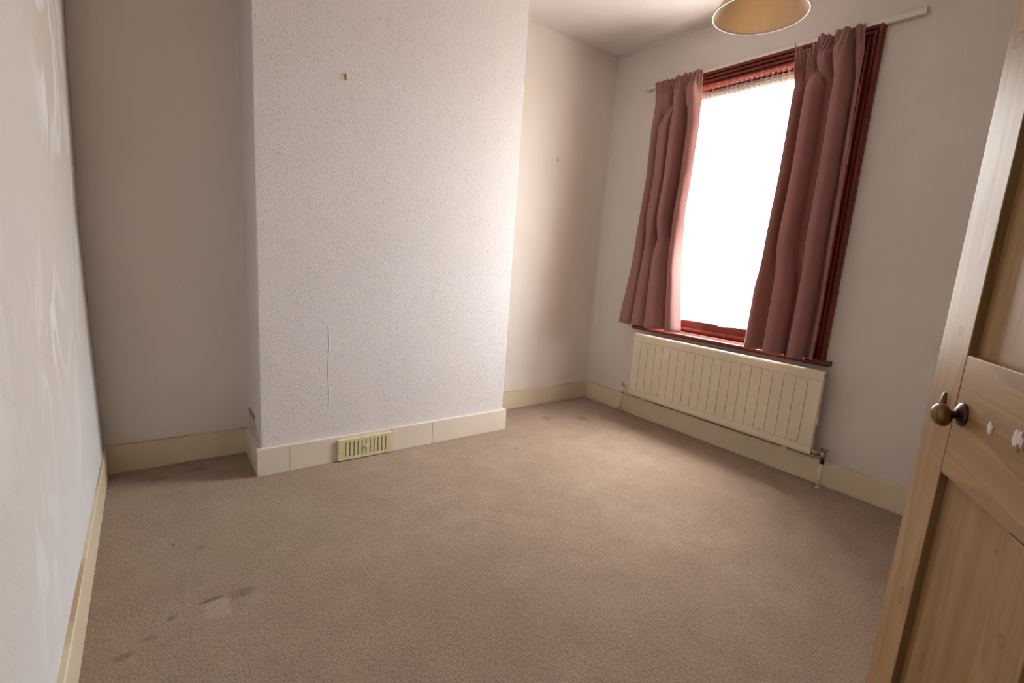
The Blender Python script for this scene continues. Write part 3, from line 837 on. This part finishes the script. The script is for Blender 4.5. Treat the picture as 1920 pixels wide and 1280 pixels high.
# ------------------------------------------------------------------ pine door, opened into the room
DW, DZ0, DZ1, DT = .67, .012, 1.985, .036
door = empty('door_1', (.505, -.132, 0), math.atan2(.515038, .857167)); tag(door, 'stripped pine four-panel door standing open at the right', None, None, 'structure')
SW = .0955; MX0, MX1 = .298, .378                 # muntin
R1, R2, R3, R4 = .225, .860, 1.049, 1.885          # rail heights
def part(name, lo, hi, m, bev=.0012, parent=door):
    return obj(name, box(lo, hi), m, parent, bevel=bev, seg=2)
part('stile', (DW - SW, -DT, DZ0), (DW, 0, DZ1), M['pv']); part('stile', (0, -DT, DZ0), (SW, 0, DZ1), M['pv'])
part('rail', (SW + .0006, -DT + .0005, DZ0), (DW - SW - .0006, -.0004, R1), M['ph'])
part('rail', (SW + .0006, -DT + .0005, R2), (DW - SW - .0006, -.0004, R3), M['ph'])
part('rail', (SW + .0006, -DT + .0005, R4), (DW - SW - .0006, -.0004, DZ1), M['ph'])
part('muntin', (MX0, -DT + .0005, R1), (MX1, -.0003, R2 - .0016), M['pp']); part('muntin', (MX0, -DT + .0005, R3), (MX1, -.0003, R4), M['pp'])
PD = .0115
for a, b in ((SW, MX0), (MX1, DW - SW)):
    for c0, c1 in ((R1, R2), (R3, R4)):
        part('panel', (a - .006, -DT + PD, c0 - .006), (b + .006, -PD, c1 + .006), M['pp'], 0)
# darker pine along the inner edges of the free stile, as thin strips let into the rebate
for c0, c1 in ((R1, R2), (R3, R4)):
    part('panel_edge', (DW - SW - .0012, -PD - .001, c0), (DW - SW + .0001, -.0008, c1), M['pe'], 0)
part('joint_gap', (MX0 + .004, -.004, R2 - .0018), (MX1, -.0012, R2 + .0001), M['jointdark'], 0)  # dark strip stands in for the shade inside the open joint
# knob on its rose, with spindle neck
kx, kz = DW - .1225, .962
bm = bmesh.new()
add_lathe(bm, [(.0172, -.001), (.0180, .001), (.0172, .003), (.0155, .004), (.0135, .0055), (.0095, .007), (.007, .009)], (kx, 0, kz), (0, 1, 0), 40)
rose = obj('knob_rose', bm, M['iron'], door, smooth=True)
bm = bmesh.new()
add_lathe(bm, [(.0065, .002), (.006, .008), (.006, .012), (.008, .0145), (.0125, .0165), (.0160, .0195), (.0178, .0245), (.0170, .0295), (.0135, .0335), (.0075, .036), (0, .0365)], (kx, 0, kz), (0, 1, -.20), 40)
kn = obj('door_knob', bm, M['brass'], door, smooth=True); kn['label'] = 'aged brass knob'
bm = bmesh.new()
ex, ez = DW - .056, .956
pts = [(.0090 * math.cos(a) * (1 + .2 * math.sin(a)), .025 * math.sin(a)) for a in [2 * PI * k / 28 for k in range(28)]]
add_sweep(bm, [[(ex + a * s, d, ez + b * s) for a, b in pts] for s, d in ((1, -.0005), (1.02, .0012), (.85, .003), (.45, .0038))])
obj('keyhole_cover', bm, M['iron'], door, smooth=True)
# paint splashes on the lock rail
def splash(cx, cz, w, h, m, sd, nm='paint_splash'):
    rnd = random.Random(sd); bm = bmesh.new(); n = 16
    rr = [.6 + .5 * rnd.random() for _ in range(n)]
    P = [(cx + w * rr[k] * math.cos(2 * PI * k / n), cz + h * rr[k] * math.sin(2 * PI * k / n)) for k in range(n)]
    add_sweep(bm, [[(x, -.0005, z) for x, z in P], [(x, .0003, z) for x, z in P], [(cx + (x - cx) * .7, .0007, cz + (z - cz) * .7) for x, z in P]])
    obj(nm, bm, m, door)
splash(.4695, .9655, .0085, .0095, M['paint'], 3)
splash(.4105, .9685, .0065, .0125, M['paint'], 5); splash(.4030, .9735, .0060, .0120, M['paint'], 8); splash(.397, .969, .003, .009, M['paint'], 12)
splash(.4005, .958, .0022, .003, M['redp'], 11); splash(.391, .964, .003, .004, M['redp'], 14)
# door casing on the front wall
bm = bmesh.new(); add_box(bm, (.515, YF - .12, 0), (.535, YF + .002, 2.02)); add_box(bm, (.535, YF, 0), (.60, YF + .016, 2.08)); add_box(bm, (-.20, YF, 2.02), (.535, YF + .016, 2.08))
struct('trim_3', bm, M['skirt'], 'cream door casing behind the open door')
